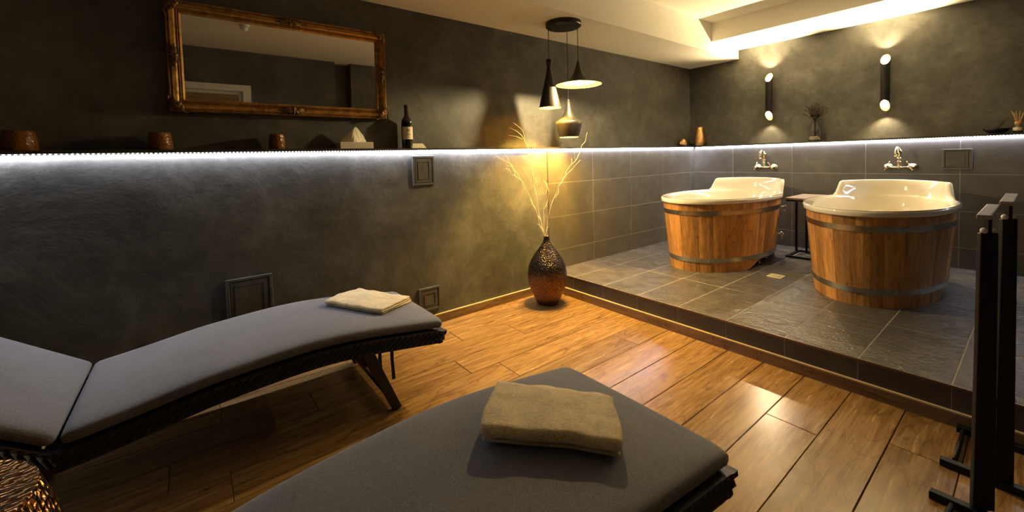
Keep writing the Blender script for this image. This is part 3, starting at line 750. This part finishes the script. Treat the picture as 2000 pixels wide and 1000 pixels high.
    for s_ in (-1, 1):
        y = s_*.298
        MB().beam((-.385,y,.318),(-.250,y,0.0), .030, .030, Vector((0,1,0)), .052, .040).build('leg', WIC, t, bevel=.003)
        MB().beam((-1.36,y,.29),(-1.50,y,0.0), .030, .030, Vector((0,1,0)), .052, .040).build('leg', WIC, t, bevel=.003)
        MB().beam((-.430,y*.93,.315),(-.375,y*.93,.245), .02, .02, Vector((0,1,0)), .04, .03).build('leg_brace', WIC, t)
        if s_ < 0:
            for u, zb in ((.325,.175),(.268,.150)):
                m = MB(); pts = [(-u, y-.006, .318), (-u-.002, y-.010, .25), (-u+.004, y-.008, zb)]
                for a, b in zip(pts, pts[1:]): m.beam(a, b, .004, .004, Vector((0,1,0)), .014, .016)
                m.build('tie_strap', STRAP, t)
    MB().tube([(-.262,-.282,.03),(-.262,.282,.03)], .011, 8).tube([(-1.49,-.282,.03),(-1.49,.282,.03)], .011, 8).build('leg_stretcher', WIC, t)
    return t
l1 = make_lounger('charcoal-cushioned wicker lounger at left beside the long wall')
l1.location = (-3.993, -.510, 0)
l2 = copy_tree(l1); l2['label'] = 'charcoal-cushioned lounger in the foreground, cut by the bottom of the photo'
l2.location = (-3.850, -1.868, 0)

# ------------------------------------------------------------------ towels
def towel(label, loc, rz, Lx, Wy, layers, lt, seed, ox):
    rr = random.Random(seed); ph = [rr.uniform(0,6) for _ in range(8)]
    # centre path of the zig-zag fold in (y,z)
    path = []; z = lt/2
    for i in range(layers):
        ks = range(0, 15)
        row = [(-Wy/2+Wy*k/14, z) for k in ks]
        if i % 2: row = row[::-1]
        path += row
        if i < layers-1:
            ye = row[-1][0]; sg = 1 if ye > 0 else -1
            for a in (30, 60, 90, 120, 150): aa = math.radians(a); path.append((ye+sg*sin(aa)*lt*.52, z+lt*.52*(1-cos(aa))))
            z += lt*1.04
    n = len(path); nx = 40; vs = []
    half = lt*.47
    norms = []
    for i in range(n):
        a = Vector(path[max(i-1,0)]); b = Vector(path[min(i+1,n-1)]); d = (b-a).normalized(); norms.append(Vector((-d.y, d.x)))
    for k in range(nx+1):
        x = -Lx/2+Lx*k/nx; e = min(k, nx-k)/nx*Lx; pin = .25+.75*math.sqrt(min(1, e/.012)) if e < .012 else 1
        for side in (1, -1):
            rng = range(n) if side == 1 else range(n-1, -1, -1)
            for i in rng:
                y, zz = path[i]; nn = norms[i]
                endp = 1 if 1 < i < n-2 else .5
                w = (.0022*sin(x*38+ph[0]+y*9)+.0016*sin(y*70+ph[1])+.0016*sin(x*75+y*31+ph[2]))*(zz/(layers*lt))
                sk = .004*sin(i*.37+ph[3])   # layers not perfectly aligned
                hh = half*pin*endp
                vs.append((x*(1+0.0)+sk*(1 if k > nx/2 else -1), y+nn.x*hh*side+.006*sin(x*14+ph[4])*(abs(y)/(Wy/2)), max(.0008, zz+nn.y*hh*side+w)))
    cr, sr = cos(rz), sin(rz); z00 = smoothz(ox-loc[0])
    vs = [(x, y, z + smoothz(max(.0, ox-(loc[0]+cr*x-sr*y))) - z00) for x, y, z in vs]
    m = MB(); K = 2*n
    m.add(vs, [[a*K+j, a*K+(j+1)%K, (a+1)*K+(j+1)%K, (a+1)*K+j] for a in range(nx) for j in range(K)], True)
    for a in (0, nx):
        for j in range(n-1):
            q = [a*K+j, a*K+j+1, a*K+K-2-j, a*K+K-1-j]; m.f.append(q if a else q[::-1]); m.sm.append(True)
    o = m.build('folded_towel', TOW, None, loc=(loc[0], loc[1], z00+.0035), rot=(0, 0, rz)); tag(o, label, 'towel', 'folded towels on the loungers')
towel('beige towel folded flat on the foot end of the left lounger', (-4.235,-.445,.434), math.radians(-52), .345, .285, 3, .0105, 3, -3.993)
towel('thick fluffy beige towel folded on the foreground lounger', (-4.202,-1.853,.438), math.radians(-46.5), .358, .225, 3, .019, 8, -3.850)

# ------------------------------------------------------------------ hammered gold stool
hs = thing('drum_stool', 'hammered gold drum stool between the loungers, bottom left corner', 'stool', (-5.515,-1.255,0))
MB().lathe([(.155,0),(.20,.02),(.25,.09),(.275,.20),(.270,.28),(.250,.37),(.232,.425),(.226,.437)], 56).build('drum_body', STOOLM, hs)
MB().lathe([(.2255,.4372),(.2275,.443),(.224,.448),(.205,.4445),(1e-5,.442)], 56).build('stool_top', STOOLM, hs)

# ------------------------------------------------------------------ floor vase and twigs
vz = thing('floor_vase', 'tall dark hammered bronze vase on the oak floor in the corner', 'vase', (-2.731,-.235,0))
vp = [(.080,0),(.088,.006),(.092,.02),(.112,.06),(.137,.115),(.152,.165),(.1585,.215),(.158,.255),(.148,.305),(.128,.355),(.100,.400),(.070,.440),(.046,.470),(.031,.497),(.0235,.520),(.022,.537),(.024,.545),(.021,.546),(.018,.535),(.018,.50)]
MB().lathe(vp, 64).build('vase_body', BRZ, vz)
def ray(px, py):
    fwd = Vector((cos(YAW)*cos(PITCH), sin(YAW)*cos(PITCH), sin(PITCH))); r = Vector((sin(YAW), -cos(YAW), 0)); u = r.cross(fwd)
    r2 = cos(ROLL)*r + sin(ROLL)*u; u2 = -sin(ROLL)*r + cos(ROLL)*u
    return fwd + r2*(px-1000)/F - u2*(py-CYPX)/F
VC = Vector((-2.731,-.235,.545)); VD = Vector((.614,.789,0))
def twigpt(tx, ty, dep):     # traced twig outline laid on an upright plane through the vase neck, dep metres in front of/behind it
    d = ray(960+tx/4.168, 240+ty/4.168); t = ((VC-CAM).dot(VD)+dep)/d.dot(VD); return CAM + d*t
rt = random.Random(11)
def twig(label, branches):
    m = MB()
    for pts, r0, r1, dep0, dep1 in branches:
        P3 = []
        dens = []
        for (a, b) in zip(pts, pts[1:]):
            for k in range(4): dens.append((a[0]+(b[0]-a[0])*k/4, a[1]+(b[1]-a[1])*k/4))
        dens.append(pts[-1])
        # smooth
        for _ in range(2): dens = [dens[0]] + [((dens[i-1][0]+2*dens[i][0]+dens[i+1][0])/4, (dens[i-1][1]+2*dens[i][1]+dens[i+1][1])/4) for i in range(1, len(dens)-1)] + [dens[-1]]
        ph = rt.uniform(0,6)
        for i, q in enumerate(dens):
            t = i/(len(dens)-1); P3.append(twigpt(q[0]+2.2*sin(i*1.1+ph), q[1]+1.2*sin(i*.8+ph), dep0+(dep1-dep0)*t+.006*sin(i*.7+ph)))
        if pts[0][1] > 900:
            foot = Vector((VC.x + (P3[0].x-VC.x)*.3, VC.y + (P3[0].y-VC.y)*.3, .47)); P3 = [foot]+P3
        m.tube(P3, [r0+(r1-r0)*i/(len(P3)-1) for i in range(len(P3))], 6)
    o = m.build('willow_branch', TWIG); tag(o, label, 'branch', 'pale curly branches in the floor vase')
A_, B_ = .0032, .0011
twig('pale curly branch leaning farthest left out of the floor vase', [
    ([(434,922),(405,860),(385,800),(360,700),(320,640),(300,590),(265,520),(240,465),(190,430),(160,420),(150,385),(115,370)], A_, B_, 0, -.13),
    ([(240,465),(200,405),(160,340),(115,310),(60,285),(0,262),(-30,250)], .0022, .0009, -.08, -.20),
    ([(190,430),(185,390),(165,355),(115,340)], .0018, .0009, -.11, -.14), ([(175,355),(140,300),(105,250)], .0014, .0007, -.13, -.15),
    ([(360,700),(330,650),(305,560),(275,500),(245,470)], .0016, .0009, -.02, -.08)])
twig('pale curly branch rising high left of centre in the floor vase', [
    ([(430,922),(400,800),(380,690),(360,560),(345,510),(335,430),(325,350),(295,285),(298,200),(270,140),(235,90),(195,60),(150,40)], A_, B_, 0, -.11),
    ([(270,140),(265,80),(225,30),(175,0)], .0018, .0008, -.09, -.12), ([(250,130),(200,110),(140,100)], .0016, .0008, -.09, -.12),
    ([(345,520),(300,440),(255,360)], .0016, .0008, -.04, -.06), ([(380,690),(365,600),(370,500),(360,450)], .0015, .0008, -.01, -.01),
    ([(335,430),(350,400),(330,290),(325,220)], .0013, .0007, -.03, -.05)])
twig('pale curly branch standing upright in the middle of the floor vase', [
    ([(437,922),(425,850),(425,700),(430,580),(415,560),(410,450),(395,330),(360,270),(350,210),(355,165)], A_, B_, 0, -.04),
    ([(360,270),(340,230),(330,180)], .0015, .0008, -.03, -.05), ([(395,330),(415,325),(440,370)], .0015, .0008, -.03, -.04), ([(375,290),(395,290),(400,275)], .0013, .0007, -.03, -.04),
    ([(430,580),(458,540),(455,490),(420,470)], .0020, .0010, .0, -.03), ([(430,700),(465,620),(462,540),(440,480)], .0017, .0009, 0, .04)])
twig('pale curly branch sweeping right beside the pot pendant', [
    ([(440,922),(460,790),(480,680),(520,590),(550,510),(580,460),(605,430),(605,400),(640,345),(685,310),(725,235),(730,190),(765,150),(778,80)], A_, B_, 0, -.05),
    ([(605,430),(660,370),(722,305)], .0018, .0008, -.02, -.06), ([(550,510),(565,490),(600,440)], .0016, .0009, -.01, 0),
    ([(640,345),(655,330),(650,290)], .0015, .0008, -.03, -.02), ([(685,310),(678,285),(672,240)], .0015, .0008, -.03, -.05), ([(520,610),(545,570),(545,520)], .0015, .0008, -.01, .02)])
twig('short pale twig at the mouth of the floor vase', [
    ([(436,922),(415,850),(390,770),(370,740)], .0025, .001, .01, .04), ([(436,922),(450,860),(470,840),(465,810)], .0018, .0009, 0, -.03), ([(420,880),(395,845),(375,820)], .0014, .0008, .01, .02)])

# ------------------------------------------------------------------ things on the ledge
LZ = HL+.0142
def cup(x, r, label):
    t = thing('candle_holder', label, 'candle holder', (x, .038, LZ), 0, 'amber glass candle holders on the ledge')
    h = .088
    MB().lathe([(1e-5,0),(r*.94,0),(r,.006),(r*.98,h*.5),(r*.86,h-.004),(r*.84,h),(r*.78,h-.002),(r*.86,h*.5),(r*.88,.010),(1e-5,.008)], 32).build('glass_cup', AMB, t)
    MB().lathe([(1e-5,.0085),(r*.78,.0085),(r*.78,.030),(1e-5,.030)], 24).tube([(0,0,.030),(.001,0,.038)], .0008, 6).build('candle', WAX, t)
cup(-5.548, .056, 'amber glass candle holder, leftmost on the ledge')
cup(-5.081, .050, 'amber glass candle holder on the ledge under the left end of the mirror')
cup(-4.566, .043, 'amber glass candle holder on the ledge left of the tissue box')
tb = thing('tissue_box', 'flat cream tissue box on the ledge under the mirror', 'tissue box', (-4.125, .040, LZ))
MB().box(-.103,-.050,0, .103,.050,.042).build('box', TBOX, tb, bevel=.002)
m = MB(); n = 26; rgs = []
for j in range(9):
    t_ = j/8
    for k in range(n):
        a = 2*PI*k/n; rr_ = (1-t_)**.85; wx = (.066*rr_+.003); wy = (.022*rr_+.0015); wob = 1+.22*sin(3*a+t_*2)*(1-t_*.6)+.10*sin(7*a+t_*5)
        rgs.append((wx*cos(a)*wob - .005 + .014*t_, wy*sin(a)*wob, .0425+.098*t_**.9+.004*sin(5*a)*(1-t_)*t_))
m.add(rgs, [[j*n+k, j*n+(k+1)%n, (j+1)*n+(k+1)%n, (j+1)*n+k] for j in range(8) for k in range(n)]); m.f.append([8*n+k for k in range(n)]); m.sm.append(False)
m.build('tissue', TISS, tb, label='pulled-up pale tissue')
bt = thing('wine_bottle', 'dark wine bottle with cream label on the ledge', 'bottle', (-3.765,.040,LZ))
MB().lathe([(1e-5,0),(.0345,0),(.037,.006),(.0375,.18),(.035,.195),(.024,.213),(.0155,.228),(.0145,.245)], 36).build('bottle_body', BOT, bt)
MB().lathe([(.0147,.2385),(.0150,.290),(.0160,.292),(.0160,.300),(.0145,.3015),(1e-5,.3015)], 28).build('neck_foil', FOIL, bt)
lab = MB(); vs = []; n = 20
for k in range(n+1):
    a = math.radians(-168+140*k/n)
    for z in (.062, .148): vs.append((.0379*cos(a), .0379*sin(a), z))
lab.add(vs, [[2*k, 2*k+2, 2*k+3, 2*k+1] for k in range(n)], True); lb_ = lab.build('label', PAPER, bt, label='cream paper label with small dark emblem')
mk = MB()
def onlab(a0, z0, a1, z1):
    q = []; 
    for k in range(5):
        a = math.radians(a0+(a1-a0)*k/4)
        for z in (z0, z1): q.append((.0381*cos(a), .0381*sin(a), z))
    mk.add(q, [[2*k, 2*k+2, 2*k+3, 2*k+1] for k in range(4)])
for a0, a1, z0, z1 in ((-112,-106,.122,.130), (-106,-100,.118,.127), (-100,-94,.116,.124), (-94,-89,.120,.131), (-108,-104,.128,.134), (-82,-78,.127,.131),
    (-126,-121,.092,.0965), (-119,-114,.092,.0965), (-112,-106,.092,.097), (-104,-99,.092,.0965), (-97,-91,.092,.0975), (-89,-84,.092,.0965), (-82,-77,.092,.0965), (-116,-88,.080,.0815)): onlab(a0, z0, a1, z1)
mk.build('printed_marks', INK, lb_, label='dark emblem and lettering')
cd_ = MB(); cd_.add([(-.052,-.030,0),(.052,-.030,0),(.052,-.028,0),(-.052,-.028,0),(-.066,0,.034),(.038,0,.034)], [[0,1,5,4],[3,2,5,4],[0,1,2,3],[0,3,4],[1,2,5]])
o = cd_.build('folded_card', PAPER, None, loc=(-3.692,.030,LZ)); tag(o, 'small cream folded card on the ledge at the foot of the wine bottle', 'card')
# corner: small rounded gold vase and copper vase
o = MB().lathe([(1e-5,0),(.030,0),(.046,.018),(.052,.040),(.046,.062),(.030,.082),(.014,.094),(.009,.088),(.026,.072),(.042,.04),(1e-5,.01)], 32).build('bud_vase', COP, None, loc=(-.190,.040,LZ)); tag(o, 'small squat gold bud vase on the ledge near the corner', 'vase')
o = MB().lathe([(1e-5,0),(.048,0),(.060,.012),(.068,.05),(.066,.085),(.053,.150),(.043,.200),(.041,.232),(.038,.232),(.040,.198),(.050,.15),(.058,.08),(.05,.015),(1e-5,.010)], 40).build('copper_vase', COP, None, loc=(.030,-.060,LZ)); tag(o, 'taller hammered copper vase on the ledge in the corner', 'vase')
# carafe with dried flowers
o = MB().lathe([(1e-5,0),(.045,0),(.054,.004),(.056,.03),(.055,.075),(.049,.125),(.036,.165),(.027,.195),(.0255,.215),(.030,.240),(.040,.262),(.0385,.262),(.0285,.240),(.0238,.215),(.0255,.195),(.0345,.163),(.047,.125),(.053,.075),(.054,.03),(.052,.008),(1e-5,.006)], 40).build('glass_carafe', GLASS, None, loc=(.038,-1.258,LZ)); tag(o, 'clear glass carafe on the ledge between the tube lamps', 'vase')
pb = MB(); rp = random.Random(5)
for k in range(150):
    a = rp.uniform(0,2*PI); r_ = .045*math.sqrt(rp.random()); pb.ball((r_*cos(a), r_*sin(a), rp.uniform(.015,.048)), rp.uniform(.005,.0078), 6, 4, sz=.8)
o = pb.build('ivory_pebbles', PEB, None, loc=(.038,-1.258,LZ)); tag(o, 'ivory pebbles filling the bottom of the glass carafe', 'pebbles', kind='stuff')
df = MB(); rd = random.Random(9)
for k in range(34):
    a = rd.uniform(0,2*PI); sp_ = rd.uniform(.02,.115)*(1 if k < 26 else 1.2); h_ = rd.uniform(.30,.395)-sp_*.45
    pts = [(0.004*cos(a),.004*sin(a),.06),(.012*cos(a),.012*sin(a),.215)]
    for q in range(1,7):
        t_ = q/6; pts.append(((.012+(sp_-.012)*t_**1.4)*cos(a)*1.0*(.45 if cos(a) > 0 else 1), (.012+(sp_-.012)*t_**1.4)*sin(a), .215+(h_-.215)*t_))
    df.tube(pts, .0015, 5)
    for q in range(4, 9):
        p = Vector(pts[min(q,7)]); 
        for _ in range(2):
            e = p+Vector((rd.uniform(-.006,.006), rd.uniform(-.010,.010), rd.uniform(.0,.014))); df.tube([p, e], [.0009,.0007], 4); df.ball(e, .0042, 6, 4)
o = df.build('dried_flowers', DRY, None, loc=(.038,-1.258,LZ)); tag(o, 'bunch of brown dried flowers standing in the glass carafe', 'dried flowers')
# black bowl with a leaf-like upright spoon
bw = thing('black_bowl', 'low black boat-shaped bowl on the ledge at far right', 'bowl', (.038,-2.455,LZ))
MB().lathe([(1e-5,0),(.032,0),(.048,.010),(.066,.026),(.076,.040),(.073,.041),(.062,.028),(.044,.014),(1e-5,.009)], 40, sx=.7, sy=1.0).build('bowl_body', BLACKBOWL, bw)
lf = MB(); vs = []
for k in range(13):
    t_ = k/12; w_ = .016*sin(PI*min(1,t_*1.02))**.8+.0006
    c0 = Vector((-.012, .03-.075*t_, .030+.075*t_**1.6)); vs += [(c0.x-.002, c0.y, c0.z-w_), (c0.x+.004, c0.y-.002, c0.z+w_*.4)]
lf.add(vs, [[2*k,2*k+2,2*k+3,2*k+1] for k in range(12)], True); lfo = lf.build('curved_leaf', BLACKBOWL, bw); so = lfo.modifiers.new('s','SOLIDIFY'); so.thickness = .002
# reed diffuser
dfz = thing('reed_diffuser', 'small glass reed diffuser with wooden sticks at the right end of the ledge', 'diffuser', (.038,-2.562,LZ))
MB().lathe([(1e-5,0),(.023,0),(.025,.004),(.025,.050),(.019,.058),(.013,.062),(.013,.066),(.011,.066),(.011,.060),(.022,.05),(.022,.006),(1e-5,.005)], 28).build('flask', GLASS, dfz)
MB().lathe([(1e-5,.0055),(.0215,.0065),(.0215,.032),(1e-5,.032)], 24).build('scented_oil', mat('oil', (.55,.33,.2), .05, trans=.7), dfz)
MB().lathe([(.0255,.018),(.0256,.019),(.0256,.040),(.0255,.041)], 28).build('label', PAPER, dfz)
MB().lathe([(.0145,.062),(.0185,.064),(.0185,.086),(.013,.088),(.013,.062)], 24).build('collar', REED, dfz)
for k, (dx, dy) in enumerate(((.0,.034),(.004,.012),(.004,-.008),(0,-.030),(-.012,.022),(-.010,-.022))):
    MB().tube([(-dx*.2,-dy*.3,.012),(dx,dy,.172-.004*k)], .0019, 6).build('reed', REED, dfz)
